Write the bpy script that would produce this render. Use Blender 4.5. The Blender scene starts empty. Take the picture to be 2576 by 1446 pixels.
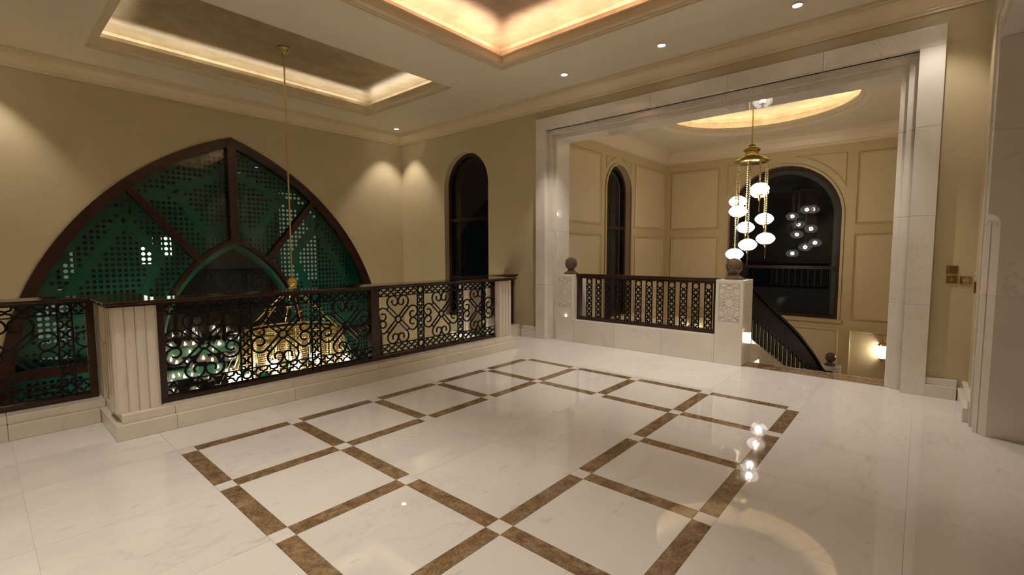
import bpy, math, random
from math import sin, cos, pi, sqrt, radians
random.seed(7)
scene = bpy.context.scene
COL = scene.collection

# ------------------------------------------------------------------ camera
FPX = 1182.73
cam_d = bpy.data.cameras.new('camera'); cam = bpy.data.objects.new('camera', cam_d); COL.objects.link(cam)
cam_d.sensor_fit = 'HORIZONTAL'; cam_d.sensor_width = 36.0; cam_d.lens = 36.0 * FPX / 2576.0
cam_d.clip_start = 0.05; cam_d.clip_end = 200
from mathutils import Vector, Matrix
_y, _p, _r = radians(41.0058), radians(4.2235), radians(-0.1206)
fw = Vector((cos(_y)*cos(_p), sin(_y)*cos(_p), -sin(_p)))
rt = Vector((sin(_y), -cos(_y), 0.0)); up = rt.cross(fw)
rt2 = rt*cos(_r) + up*sin(_r); up2 = -rt*sin(_r) + up*cos(_r)
M = Matrix((rt2, up2, -fw)).transposed().to_4x4(); M.translation = Vector((0, 0, 1.5))
cam.matrix_world = M
scene.camera = cam
# ------------------------------------------------------------------ world, exposure
w = bpy.data.worlds.new('night'); scene.world = w; w.use_nodes = True
w.node_tree.nodes['Background'].inputs[0].default_value = (0.004, 0.005, 0.007, 1)
w.node_tree.nodes['Background'].inputs[1].default_value = 0.12
vs = scene.view_settings
vs.view_transform = 'Standard'; vs.look = 'None'; vs.gamma = 1.0; vs.use_curve_mapping = False
vs.exposure = 0.95
cy = scene.cycles
cy.use_denoising = True
try: cy.denoiser = 'OPENIMAGEDENOISE'
except Exception: pass
cy.max_bounces = 6; cy.diffuse_bounces = 3; cy.glossy_bounces = 3; cy.transmission_bounces = 4
cy.transparent_max_bounces = 10; cy.use_adaptive_sampling = True; cy.adaptive_threshold = 0.15; cy.adaptive_min_samples = 20; cy.sample_clamp_indirect = 6.0; cy.caustics_reflective = False; cy.caustics_refractive = False
# light levels
WARM = (1.0, 0.915, 0.80)
SPOT_W = 90.0
BULB1_W = 13.0
BULB2_W = 29.0
SCONCE_W = 9.0
COVE_A_W = 5.2
COVE_B_W = 11.5

# ================================================================== mesh helpers
class MB:
    def __init__(s): s.v = []; s.f = []
    def box(s, x0, x1, y0, y1, z0, z1):
        n = len(s.v)
        s.v += [(x0,y0,z0),(x1,y0,z0),(x1,y1,z0),(x0,y1,z0),(x0,y0,z1),(x1,y0,z1),(x1,y1,z1),(x0,y1,z1)]
        s.f += [tuple(n+i for i in q) for q in ((0,3,2,1),(4,5,6,7),(0,1,5,4),(1,2,6,5),(2,3,7,6),(3,0,4,7))]
        return s
    def quad(s, a, b, c, d):
        n = len(s.v); s.v += [a,b,c,d]; s.f.append((n,n+1,n+2,n+3)); return s
    def poly(s, pts):
        n = len(s.v); s.v += list(pts); s.f.append(tuple(range(n, n+len(pts)))); return s
    def prism(s, pts, a, b, fn):
        """closed outline pts (2D) extruded from a to b; fn(p, t) -> 3D"""
        n = len(s.v); k = len(pts)
        s.v += [fn(p, a) for p in pts] + [fn(p, b) for p in pts]
        s.f.append(tuple(range(n+k-1, n-1, -1))); s.f.append(tuple(range(n+k, n+2*k)))
        for i in range(k):
            j = (i+1) % k; s.f.append((n+i, n+j, n+k+j, n+k+i))
        return s
    def strip(s, rows, closed_u=False, closed_v=False):
        """grid of points rows[i][j] -> quads"""
        n = len(s.v); R = len(rows); Cn = len(rows[0])
        for r in rows: s.v += list(r)
        for i in range(R if closed_u else R-1):
            i2 = (i+1) % R
            for j in range(Cn if closed_v else Cn-1):
                j2 = (j+1) % Cn
                s.f.append((n+i*Cn+j, n+i*Cn+j2, n+i2*Cn+j2, n+i2*Cn+j))
        return s
    def lathe(s, prof, seg=16, c=(0,0,0), lobes=0, amp=0.0):
        rows = []
        for (r, z) in prof:
            row = []
            for k in range(seg):
                a = 2*pi*k/seg; rr = r*(1+amp*cos(lobes*a)) if lobes else r
                row.append((c[0]+rr*cos(a), c[1]+rr*sin(a), c[2]+z))
            rows.append(row)
        return s.strip(rows, False, True)
    def tube(s, path, r, n=8, closed=False):
        P = [Vector(p) for p in path]; rows = []; K = len(P); ref = None
        for i in range(K):
            if closed: t = P[(i+1) % K]-P[i-1]
            else: t = P[min(i+1,K-1)]-P[max(i-1,0)]
            t.normalize()
            if ref is None:
                ref = Vector((0,0,1)) if abs(t.z) < .9 else Vector((1,0,0))
            a = (ref - t*ref.dot(t)).normalized(); ref = a; b = t.cross(a)
            rr = r[i] if isinstance(r, (list, tuple)) else r
            rows.append([tuple(P[i]+a*(rr*cos(2*pi*k/n))+b*(rr*sin(2*pi*k/n))) for k in range(n)])
        s.strip(rows, closed, True)
        if not closed:
            m = len(s.v)-K*n; s.f.append(tuple(range(m+n-1, m-1, -1))); s.f.append(tuple(range(m+(K-1)*n, m+K*n)))
        return s
    def band2d(s, pts, w, t, closed, fn):
        """flat bar (width w in the plane, thickness t) along 2D polyline; fn(u, v, d) -> 3D"""
        K = len(pts); rows = []
        for i in range(K):
            p0 = pts[i-1] if (closed or i > 0) else pts[i]
            p1 = pts[(i+1) % K] if (closed or i < K-1) else pts[i]
            dx, dy = p1[0]-p0[0], p1[1]-p0[1]; L = sqrt(dx*dx+dy*dy) or 1
            nx, ny = -dy/L, dx/L; x, y = pts[i]
            h = w/2
            rows.append([fn(x+nx*h, y+ny*h, -t/2), fn(x-nx*h, y-ny*h, -t/2), fn(x-nx*h, y-ny*h, t/2), fn(x+nx*h, y+ny*h, t/2)])
        n = len(s.v); s.strip(rows, closed, True)
        if not closed:
            s.f.append((n+3, n+2, n+1, n)); m = n+(K-1)*4; s.f.append((m, m+1, m+2, m+3))
        return s
    def mesh(s, name):
        me = bpy.data.meshes.new(name); me.from_pydata(s.v, [], s.f); me.validate(); me.update()
        import bmesh
        bm = bmesh.new(); bm.from_mesh(me); bmesh.ops.recalc_face_normals(bm, faces=bm.faces); bm.to_mesh(me); bm.free()
        return me

def link(o, parent=None):
    COL.objects.link(o)
    if parent is not None:
        o.parent = parent
        if parent.get('anchor'): o.matrix_parent_inverse = Matrix.Translation(-parent.location)
    return o
def obj(name, mb, m, parent=None, smooth=False, bevel=0.0, loc=None):
    me = mb.mesh(name) if isinstance(mb, MB) else mb
    if not me.materials: me.materials.append(m)
    if smooth:
        for p in me.polygons: p.use_smooth = True
        try: me.set_sharp_from_angle(angle=radians(38))
        except Exception: pass
    o = bpy.data.objects.new(name, me)
    if loc: o.location = loc
    link(o, parent)
    if bevel:
        b = o.modifiers.new('bevel', 'BEVEL'); b.width = bevel; b.segments = 2; b.limit_method = 'ANGLE'
    return o
def tag(o, label=None, cat=None, group=None, kind=None):
    if label: o['label'] = label
    if cat: o['category'] = cat
    if group: o['group'] = group
    if kind: o['kind'] = kind
    return o
def thing(name, loc, label, cat, group=None, rz=0.0):
    o = bpy.data.objects.new(name, None); o.location = loc; o.rotation_euler = (0, 0, rz); o.empty_display_size = .1
    link(o); return tag(o, label, cat, group)
def struct(o, label, cat):
    return tag(o, label, cat, kind='structure')
def anchor(name, loc, label, cat, kind=None, group=None):
    """an Empty at the thing's base whose parts are built in world coordinates"""
    o = thing(name, loc, label, cat, group); o['anchor'] = 1
    if kind: o['kind'] = kind
    return o

# ================================================================== materials
def nm(name):
    m = bpy.data.materials.new(name); m.use_nodes = True
    nt = m.node_tree; b = nt.nodes.get('Principled BSDF'); return m, nt, b
def ramp(nt, stops):
    r = nt.nodes.new('ShaderNodeValToRGB'); e = r.color_ramp.elements
    e[0].position, e[0].color = stops[0][0], (*stops[0][1], 1)
    e[1].position, e[1].color = stops[1][0], (*stops[1][1], 1)
    for p, c in stops[2:]:
        k = e.new(p); k.color = (*c, 1)
    return r
def coords(nt, rnd=False, scale=1.0):
    g = nt.nodes.new('ShaderNodeNewGeometry'); v = g.outputs['Position']
    if rnd:
        oi = nt.nodes.new('ShaderNodeObjectInfo'); mu = nt.nodes.new('ShaderNodeVectorMath'); mu.operation = 'SCALE'
        cmb = nt.nodes.new('ShaderNodeCombineXYZ'); cmb.inputs[0].default_value = 37.0; cmb.inputs[1].default_value = 53.0; cmb.inputs[2].default_value = 91.0
        nt.links.new(cmb.outputs[0], mu.inputs[0]); nt.links.new(oi.outputs['Random'], mu.inputs['Scale'])
        ad = nt.nodes.new('ShaderNodeVectorMath'); nt.links.new(v, ad.inputs[0]); nt.links.new(mu.outputs[0], ad.inputs[1]); v = ad.outputs[0]
    return v
def noise(nt, v, scale, detail=4, rough=.55, dist=0.0):
    n = nt.nodes.new('ShaderNodeTexNoise'); n.inputs['Scale'].default_value = scale; n.inputs['Detail'].default_value = detail
    n.inputs['Roughness'].default_value = rough; n.inputs['Distortion'].default_value = dist
    nt.links.new(v, n.inputs['Vector']); return n
def mixc(nt, fac, a, b):
    m = nt.nodes.new('ShaderNodeMix'); m.data_type = 'RGBA'
    for sock, val in ((m.inputs[0], fac), (m.inputs[6], a), (m.inputs[7], b)):
        if isinstance(val, (int, float)): sock.default_value = val
        elif isinstance(val, tuple): sock.default_value = (*val, 1)
        else: nt.links.new(val, sock)
    return m.outputs[2]
def plain(name, col, rough=.5, metal=0.0, spec=.5, coat=0.0, bump=0.0, nscale=30, var=0.0):
    m, nt, b = nm(name)
    b.inputs['Base Color'].default_value = (*col, 1); b.inputs['Roughness'].default_value = rough
    b.inputs['Metallic'].default_value = metal; b.inputs['Specular IOR Level'].default_value = spec
    b.inputs['Coat Weight'].default_value = coat
    v = coords(nt)
    if var:
        n = noise(nt, v, nscale, 2)
        nt.links.new(mixc(nt, n.outputs[0], tuple(c*(1-var) for c in col), tuple(min(1, c*(1+var)) for c in col)), b.inputs['Base Color'])
    if bump:
        n2 = noise(nt, v, nscale*2, 1); bp = nt.nodes.new('ShaderNodeBump'); bp.inputs['Strength'].default_value = bump
        bp.inputs['Distance'].default_value = .01; nt.links.new(n2.outputs[0], bp.inputs['Height']); nt.links.new(bp.outputs[0], b.inputs['Normal'])
    return m
def marble(name, base, cloud, vein, rough=.06, rnd=True, vscale=1.1, veinamt=.5, aniso=(1, 1, 1), speck=0.0):
    m, nt, b = nm(name)
    v = coords(nt, rnd)
    mp = nt.nodes.new('ShaderNodeMapping'); mp.inputs['Scale'].default_value = aniso; nt.links.new(v, mp.inputs[0]); v = mp.outputs[0]
    n1 = noise(nt, v, 1.3, 3, .6); r1 = ramp(nt, [(.35, (0,0,0)), (.7, (1,1,1))]); nt.links.new(n1.outputs[0], r1.inputs[0])
    c = mixc(nt, r1.outputs[0], base, cloud)
    n2 = noise(nt, v, vscale, 4.5, .62, .8)
    r2 = ramp(nt, [(.485, (0,0,0)), (.5, (1,1,1)), (.515, (0,0,0))]); nt.links.new(n2.outputs[0], r2.inputs[0])
    n3 = noise(nt, v, .9, 1); r3 = ramp(nt, [(.45, (0,0,0)), (.65, (veinamt,)*3)]); nt.links.new(n3.outputs[0], r3.inputs[0])
    mu = nt.nodes.new('ShaderNodeMath'); mu.operation = 'MULTIPLY'; nt.links.new(r2.outputs[0], mu.inputs[0]); nt.links.new(r3.outputs[0], mu.inputs[1])
    c = mixc(nt, mu.outputs[0], c, vein)
    if speck:
        n4 = noise(nt, v, 9, 1, .5); r4 = ramp(nt, [(.70, (0,0,0)), (.76, (speck,)*3)]); nt.links.new(n4.outputs[0], r4.inputs[0])
        c = mixc(nt, r4.outputs[0], c, (.42, .33, .20))
    nt.links.new(c, b.inputs['Base Color']); b.inputs['Roughness'].default_value = rough; b.inputs['IOR'].default_value = 1.58
    return m
FLOORM = marble('white_floor_marble', (.79,.755,.715), (.72,.685,.65), (.47,.43,.40), .02, True, 1.0, .24, (.7,1.5,1), .22)
WALLM = marble('white_wall_marble', (.80,.745,.675), (.72,.665,.60), (.46,.39,.33), .03, True, 1.2, .3)
PILLM = marble('veined_pillar_marble', (.78,.70,.60), (.64,.55,.45), (.40,.30,.22), .16, True, 1.6, .7, (1.6,1.6,.35), .2)
CREAMM = marble('cream_plinth_marble', (.77,.70,.595), (.70,.63,.52), (.44,.35,.26), .12, True, 1.2, .4)
def emperador():
    m, nt, b = nm('brown_emperador_marble')
    v = coords(nt, True)
    n1 = noise(nt, v, 11, 6, .72, .5); r1 = ramp(nt, [(.30, (.105,.060,.028)), (.52, (.22,.138,.072)), (.74, (.40,.285,.175))]); nt.links.new(n1.outputs[0], r1.inputs[0])
    n2 = noise(nt, v, 20, 4, .7, .8); r2 = ramp(nt, [(.475, (0,0,0)), (.5, (.75,)*3), (.525, (0,0,0))]); nt.links.new(n2.outputs[0], r2.inputs[0])
    nt.links.new(mixc(nt, r2.outputs[0], r1.outputs[0], (.46,.33,.19)), b.inputs['Base Color']); b.inputs['Roughness'].default_value = .05
    return m
BROWN = emperador()
GROOVE_SHADE = plain('painted_groove_shade', (.50,.41,.33), .4)  # darker than the newel marble: shade of the carved grooves put into colour
BROWNB = plain('brown_marble_ball', (.105,.066,.043), .03, var=.4, nscale=16)
PAINT = plain('beige_wall_plaster', (.55,.458,.29), .5, var=.05, nscale=2.2, bump=.05)
PANELF = plain('pale_panel_field_paint', (.64,.515,.315), .42)
STAIRM = plain('stairwell_moulding_paint', (.54,.41,.21), .42)
PANELP = plain('cream_panel_paint', (.57,.445,.25), .42, var=.03, nscale=3)
MOULD = plain('cream_moulding_paint', (.76,.635,.44), .42)
CEILP = plain('cream_ceiling_paint', (.82,.72,.55), .55, var=.02, nscale=3)
def pearl(name, a, bcol):
    m, nt, b = nm(name); v = coords(nt)
    n = noise(nt, v, 3.2, 4, .65, .4); r = ramp(nt, [(.35, a), (.68, bcol)]); nt.links.new(n.outputs[0], r.inputs[0])
    nt.links.new(r.outputs[0], b.inputs['Base Color']); b.inputs['Roughness'].default_value = .42; b.inputs['Metallic'].default_value = .35
    return m
PEARLA = pearl('gold_pearl_ceiling_paint', (.40,.30,.18), (.56,.45,.29))
PEARLB = pearl('copper_pearl_ceiling_paint', (.46,.35,.25), (.62,.50,.38))
def wood(name, a, bb, rough):
    m, nt, b = nm(name); v = coords(nt); mp = nt.nodes.new('ShaderNodeMapping'); mp.inputs['Scale'].default_value = (2, 2, 9); nt.links.new(v, mp.inputs[0])
    n = noise(nt, mp.outputs[0], 6, 3, .6, .5); nt.links.new(mixc(nt, n.outputs[0], a, bb), b.inputs['Base Color'])
    b.inputs['Roughness'].default_value = rough; return m
WOOD = wood('dark_mahogany', (.018,.007,.005), (.040,.015,.010), .22)
RAILW = wood('polished_dark_mahogany', (.020,.009,.006), (.040,.017,.011), .07)
STAIRW = plain('black_stained_wood', (.004,.003,.0025), .6, 0, .06, var=.3)
IRON = plain('black_wrought_iron', (.007,.006,.005), .55, 0, .18)
GOLD = plain('polished_brass', (.74,.57,.24), .16, 1.0)
GOLDS = plain('satin_brass', (.56,.45,.18), .3, 1.0)
SWITCH = plain('polished_bronze_plate', (.42,.29,.12), .08, 1.0)
BLACK = plain('dark_slot', (.01,.01,.01), .5)
GREEN = plain('green_painted_screen', (.014,.26,.18), .42, var=.25, nscale=5)
GREENL = plain('green_painted_fascia', (.03,.27,.17), .4, var=.2, nscale=6)
WHITEP = plain('white_plastic', (.8,.78,.72), .4)
REDP = plain('red_plastic', (.20,.012,.010), .35)
REVEAL = plain('grey_green_outer_reveal', (.055,.06,.045), .7)
DARKFAC = plain('dark_night_facade', (.03,.032,.03), .8)
LAWN = plain('night_lawn', (.02,.07,.02), .9, var=.3, nscale=8)
def emit(name, col, st, sample='AUTO'):
    m, nt, b = nm(name); nt.nodes.remove(b); e = nt.nodes.new('ShaderNodeEmission'); e.inputs[0].default_value = (*col, 1); e.inputs[1].default_value = st
    nt.links.new(e.outputs[0], nt.nodes['Material Output'].inputs[0]); m.cycles.emission_sampling = sample
    return m
LAMPF = emit('downlight_lens', (1, .93, .82), 30, 'NONE')
BULBM = emit('warm_bulb', (1, .90, .70), 34, 'NONE')
LITWIN = emit('lit_window', (1, .93, .80), 1.6, 'NONE')
LITDIM = emit('dim_lit_window', (.85, .90, .68), .085, 'NONE')
FARLAMP = emit('far_street_lamp', (.75, .88, 1.0), 18, 'NONE')
LEDM = emit('warm_led_strip', (1, .95, .78), 24)
def globe(name, col, st, trans, pattern=0.0):
    m, nt, b = nm(name); nt.nodes.remove(b)
    e = nt.nodes.new('ShaderNodeEmission'); e.inputs[0].default_value = (*col, 1); e.inputs[1].default_value = st
    if pattern:
        v = coords(nt); vo = nt.nodes.new('ShaderNodeTexVoronoi'); vo.feature = 'DISTANCE_TO_EDGE'; vo.inputs['Scale'].default_value = 14; nt.links.new(v, vo.inputs['Vector'])
        r = ramp(nt, [(0.0, tuple(c*(1-pattern) for c in col)), (.05, col)]); nt.links.new(vo.outputs['Distance'], r.inputs[0]); nt.links.new(r.outputs[0], e.inputs[0])
    t = nt.nodes.new('ShaderNodeBsdfTransparent'); mx = nt.nodes.new('ShaderNodeMixShader'); mx.inputs[0].default_value = 1-trans
    nt.links.new(t.outputs[0], mx.inputs[1]); nt.links.new(e.outputs[0], mx.inputs[2])
    gl = nt.nodes.new('ShaderNodeBsdfGlossy'); gl.inputs['Roughness'].default_value = .1; mx2 = nt.nodes.new('ShaderNodeMixShader'); mx2.inputs[0].default_value = .06
    nt.links.new(mx.outputs[0], mx2.inputs[1]); nt.links.new(gl.outputs[0], mx2.inputs[2])
    nt.links.new(mx2.outputs[0], nt.nodes['Material Output'].inputs[0]); m.cycles.emission_sampling = 'NONE'
    return m
GLOBE2 = globe('mosaic_glass_globe', (1, .93, .80), 1.25, .40, .6)
GLOBE1 = globe('ribbed_glass_shade', (1, .86, .58), 2.6, .55)
SCGLASS = globe('opal_sconce_glass', (1, .88, .66), 7.0, .25)
def crystal():
    m, nt, b = nm('gold_crystal_beads'); b.inputs['Base Color'].default_value = (.78,.64,.36,1); b.inputs['Roughness'].default_value = .12
    b.inputs['Metallic'].default_value = .75; return m
BEAD = crystal()
def glass(name, tint, boost):
    m, nt, b = nm(name); nt.nodes.remove(b)
    t = nt.nodes.new('ShaderNodeBsdfTransparent'); t.inputs[0].default_value = (*tint, 1)
    g = nt.nodes.new('ShaderNodeBsdfGlossy'); g.inputs['Roughness'].default_value = .004
    fr = nt.nodes.new('ShaderNodeFresnel'); fr.inputs[0].default_value = 1.5
    mu = nt.nodes.new('ShaderNodeMath'); mu.operation = 'MULTIPLY'; mu.use_clamp = True; mu.inputs[1].default_value = boost; nt.links.new(fr.outputs[0], mu.inputs[0])
    mx = nt.nodes.new('ShaderNodeMixShader'); nt.links.new(mu.outputs[0], mx.inputs[0]); nt.links.new(t.outputs[0], mx.inputs[1]); nt.links.new(g.outputs[0], mx.inputs[2])
    nt.links.new(mx.outputs[0], nt.nodes['Material Output'].inputs[0]); return m
GLASS = glass('window_glass', (.86,.93,.89), 1.05)

# ================================================================== dimensions
XW, XWB = 6.53, 6.98            # wall with the portal: face, back
YA = 8.98                       # arch window wall
XL = -0.35                      # left wall
YC = -0.41                      # near wall
ZC = 4.12                       # ceiling
ZG = -4.6                       # ground floor
X0, Y0, PX, PY, SW = 1.0062, 4.1602, 0.81854, 0.82641, 0.1076   # floor inlay grid

# ================================================================== floor
mb = MB(); mb.box(XL, XW+.1, -3.2, 5.2, -.40, -.004); mb.box(XL, 1.05, 5.2, 5.9, -.40, -.004); mb.box(5.24, XW, 5.2, 5.9, -.40, -.004)
mb.box(XW+.1, XWB, .2, 1.76, -.40, -.004); mb.box(XW+.1, XWB, 1.76, 4.9, -.40, -.004)
floor = struct(obj('floor', mb, CREAMM), 'polished white marble landing floor with brown marble inlay', 'floor')
G = .0008
def slab(name, x0, x1, y0, y1, m, z=0.0, t=.02):
    return obj(name, MB().box(x0+G, x1-G, y0+G, y1-G, z-t, z), m, floor)
nx = [X0+i*PX for i in range(6)]; ny = [Y0-j*PY for j in range(5)]; h = SW/2
ring = lambda i, j: (0 <= i < 5 and 0 <= j < 4) and not (1 <= i <= 3 and 1 <= j <= 2)
for i in range(5):
    for j in range(4):
        slab('floor_tile', nx[i]+h, nx[i+1]-h, ny[j+1]+h, ny[j]-h, FLOORM) if ring(i, j) else None
for i in range(5):
    for j in range(5):
        if ring(i, j) or ring(i, j-1): slab('inlay_strip', nx[i]+h, nx[i+1]-h, ny[j]-h, ny[j]+h, BROWN)
for i in range(6):
    for j in range(4):
        if ring(i, j) or ring(i-1, j): slab('inlay_strip', nx[i]-h, nx[i]+h, ny[j+1]+h, ny[j]-h, BROWN)
for i in range(6):
    for j in range(5):
        if not (i in (2, 3) and j == 2): slab('inlay_square', nx[i]-h, nx[i]+h, ny[j]-h, ny[j]+h, FLOORM)
cxs = [nx[1]+h, nx[2], nx[3], nx[4]-h]; cys = [ny[3]+h, ny[2], ny[1]-h]
for a in range(3):
    for b in range(2): slab('floor_tile', cxs[a], cxs[a+1], cys[b], cys[b+1], FLOORM)
PXL, PXR, PYB, PYF = nx[0]-h, nx[5]+h, ny[0]+h, ny[4]-h
xs = [XL, .133, PXL, nx[1], nx[2], nx[3], nx[4], PXR, 5.97, 6.615]
ys = [-3.2, -2.4, -1.6, -.80, .0, PYF, ny[3], ny[2], ny[1], PYB, 4.79, 5.48]
for a in range(len(xs)-1):
    for b in range(len(ys)-1):
        if xs[a] >= PXL-.01 and xs[a+1] <= PXR+.01 and ys[b] >= PYF-.01 and ys[b+1] <= PYB+.01: continue
        if ys[b] > 4.7 and xs[a] > .6 and xs[a+1] < 5.5: continue
        x1 = xs[a+1]
        slab('floor_tile', xs[a], x1, ys[b], ys[b+1], FLOORM)
for k in range(3): slab('threshold_slab', 6.615, 6.95, .25+k*.4933, .25+(k+1)*.4933, BROWN)
mb = MB().box(XL-.4, XW+.6, -3.2, YA, ZG-.2, ZG)
struct(obj('floor_ground', mb, FLOORM), 'pale marble floor of the lower hall under the chandelier', 'floor')

# ================================================================== walls
def arch_open(cx_, hw, zs, zb, apex=None, n=28):
    """outline from bottom-left over the top to bottom-right in (s, z)"""
    if apex is None:
        pts = [(cx_+hw*cos(pi-pi*k/n), zs+hw*sin(pi-pi*k/n)) for k in range(n+1)]
    else:
        H = apex-zs; c = (H*H-hw*hw)/(2*hw); R = hw+c; a1 = math.asin(H/R); m = n//2
        L = [(cx_+c-R*cos(a1*k/m), zs+R*sin(a1*k/m)) for k in range(m+1)]
        pts = L+[(2*cx_-x, z) for x, z in reversed(L[:-1])]
    return [(pts[0][0], zb)]+pts+[(pts[-1][0], zb)]
def wall_arch(mb, s0, s1, z0, z1, pts, d0, d1, fn):
    """wall panel s0..s1, z0..z1 with an arched opening, between depths d0 and d1"""
    sl, sr, zb = pts[0][0], pts[-1][0], pts[0][1]
    for d in (d0, d1):
        mb.quad(fn(s0,z0,d), fn(sl,z0,d), fn(sl,z1,d), fn(s0,z1,d)); mb.quad(fn(sr,z0,d), fn(s1,z0,d), fn(s1,z1,d), fn(sr,z1,d))
        if zb > z0: mb.quad(fn(sl,z0,d), fn(sr,z0,d), fn(sr,zb,d), fn(sl,zb,d))
        up = pts[1:-1]
        for a, b in zip(up, up[1:]):
            mb.quad(fn(a[0],a[1],d), fn(b[0],b[1],d), fn(b[0],z1,d), fn(a[0],z1,d))
    loop = pts+([] if zb <= z0 else [pts[0]])
    mb.strip([[fn(p[0],p[1],d0), fn(p[0],p[1],d1)] for p in loop])
fA = lambda s, z, d: (s, YA+d, z)
fB = lambda s, z, d: (XW+d, s, z)
# arch window wall
WAC = 3.02
outer = arch_open(WAC, 2.90, -.6, -4.3, 3.467, 40)
mb = MB(); wall_arch(mb, XL-.4, XWB, ZG, ZC+.4, outer, 0, .30, fA)
struct(obj('wall_back', mb, PAINT), 'beige plaster wall around the great pointed arch window', 'wall')
# portal wall
mb = MB()
wall_arch(mb, YC-.5, 5.6, -1.9, ZC+.4, [(.11,-.41),(.11,3.56),(4.89,3.56),(4.89,-.41)], 0, .45, fB)
NWC, NWH, NWS, NWB = 6.905, .63, 2.85, .20
nwo = arch_open(NWC, NWH, NWS, NWB)
wall_arch(mb, 5.6, YA, ZG, ZC+.4, nwo, 0, .45, fB)
mb.box(XW, XWB, YC-.5, 5.6, ZG, -1.9)
struct(obj('wall_right', mb, PAINT), 'beige plaster wall with marble portal and narrow arched window', 'wall')
mb = MB().box(XL-.3, XL, -3.2, YA, ZG, ZC+.4)
struct(obj('wall_left', mb, PAINT), 'beige plaster wall closing the left side of the hall', 'wall')
# near wall with the marble doorway on the right
mb = MB(); fC = lambda s, z, d: (s, YC-d, z)
wall_arch(mb, XL, XW, -.4, ZC+.4, [(.6,-.4),(.6,3.2),(5.39,3.2),(5.39,-.4)], 0, .5, fC)
struct(obj('wall_near', mb, PAINT), 'beige plaster wall around the marble doorway at right', 'wall')
mb = MB().box(.2, .6, -3.2, YC-.5, 0, 3.2); struct(obj('wall_passage_left', mb, PAINT), 'left wall of the passage behind the doorway', 'wall')
mb = MB().box(5.39, 5.8, -3.2, YC-.5, 0, 3.2); struct(obj('wall_passage_right', mb, PAINT), 'right wall of the passage behind the doorway', 'wall')
mb = MB().box(XL, XW, -3.5, -3.2, -.4, ZC); struct(obj('wall_passage_end', mb, PAINT), 'end wall of the passage behind the doorway', 'wall')
mb = MB().box(.2, 5.8, -3.2, YC-.5, 3.2, 3.4); struct(obj('ceiling_passage', mb, CEILP), 'flat ceiling of the passage behind the doorway', 'ceiling')

# ================================================================== ceiling with two coffers
TA = (1.09, 5.18, 5.755, 8.15); TB = (1.09, 5.17, .25, 4.70)
mb = MB()
def ceil_piece(x0, x1, y0, y1): mb.box(x0, x1, y0, y1, ZC, ZC+.03)
xb = [XL, 1.09, 5.175, XW]; 
ceil_piece(XL, 1.09, YC, YA); ceil_piece(5.175, XW, YC, YA)
ceil_piece(1.09, 5.175, YC, TB[2]); ceil_piece(1.09, 5.175, TB[3], TA[2]); ceil_piece(1.09, 5.175, TA[3], YA)
ceil = struct(obj('ceiling', mb, CEILP), 'flat cream ceiling with two recessed coffers', 'ceiling')
def rect_sweep(x0, x1, y0, y1, prof):
    m = MB(); rows = []
    for (e, z) in prof: rows.append([(x0+e,y0+e,z),(x1-e,y0+e,z),(x1-e,y1-e,z),(x0+e,y1-e,z)])
    m.strip(rows, False, True); return m
lip = [(0,0),(.012,.0),(.012,.014),(.03,.02),(.036,.045),(.065,.085),(.07,.10),(.10,.105),(.10,.12),(.12,.122),(.12,.14),(.105,.14),(.105,.035),(-.13,.035)]
def coffer(name, T, top, pm, label, cat='coffer'):
    x0, x1, y0, y1 = T
    o = obj(name, rect_sweep(x0, x1, y0, y1, [(e, ZC+z) for e, z in lip]), MOULD); struct(o, label+' moulded rim', 'moulding')
    m = rect_sweep(x0, x1, y0, y1, [(-.13, ZC+.035), (-.13, ZC+top-.03), (-.10, ZC+top)])
    m.quad((x0-.10,y0-.10,ZC+top),(x1+.10,y0-.10,ZC+top),(x1+.10,y1+.10,ZC+top),(x0-.10,y1+.10,ZC+top))
    obj('coffer_ceiling', m, pm, o)
    return o
cofA = coffer('trim_1', TA, .30, PEARLA, 'long coffer above the chandelier void')
cofB = coffer('trim_2', TB, .36, PEARLB, 'large coffer above the inlaid landing')
def cove(T, W, col, z, par, tilt):
    x0, x1, y0, y1 = T; e = -.05
    for (cx_, cy_, ln_, az) in (((x0+x1)/2, y1-e, x1-x0-.1, 0), ((x0+x1)/2, y0+e, x1-x0-.1, pi), (x0+e, (y0+y1)/2, y1-y0-.1, pi/2), (x1-e, (y0+y1)/2, y1-y0-.1, -pi/2)):
        ld = bpy.data.lights.new('cove_led', 'AREA'); ld.shape = 'RECTANGLE'; ld.size = ln_; ld.size_y = .05; ld.energy = W*ln_/4; ld.color = col
        lo = bpy.data.objects.new('cove_led', ld); lo.location = (cx_, cy_, z+.012); lo.rotation_euler = (Matrix.Rotation(az, 3, 'Z') @ Matrix.Rotation(pi+radians(tilt), 3, 'X')).to_euler(); link(lo, par)
cove(TA, COVE_A_W, (1, .97, .84), ZC+.04, cofA, 42)
cove(TB, COVE_B_W, (1, .70, .47), ZC+.04, cofB, 18)
crown = [(0,-.22),(.02,-.22),(.02,-.195),(.035,-.19),(.035,-.175),(.05,-.165),(.075,-.12),(.11,-.075),(.115,-.06),(.13,-.055),(.13,-.035),(.15,-.03),(.15,-.012),(.16,-.012),(.16,0)]
struct(obj('trim_3', rect_sweep(XL, XW, YC, YA, [(e, ZC+z) for e, z in crown]), MOULD), 'cream crown moulding running round the hall ceiling', 'moulding')

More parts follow.
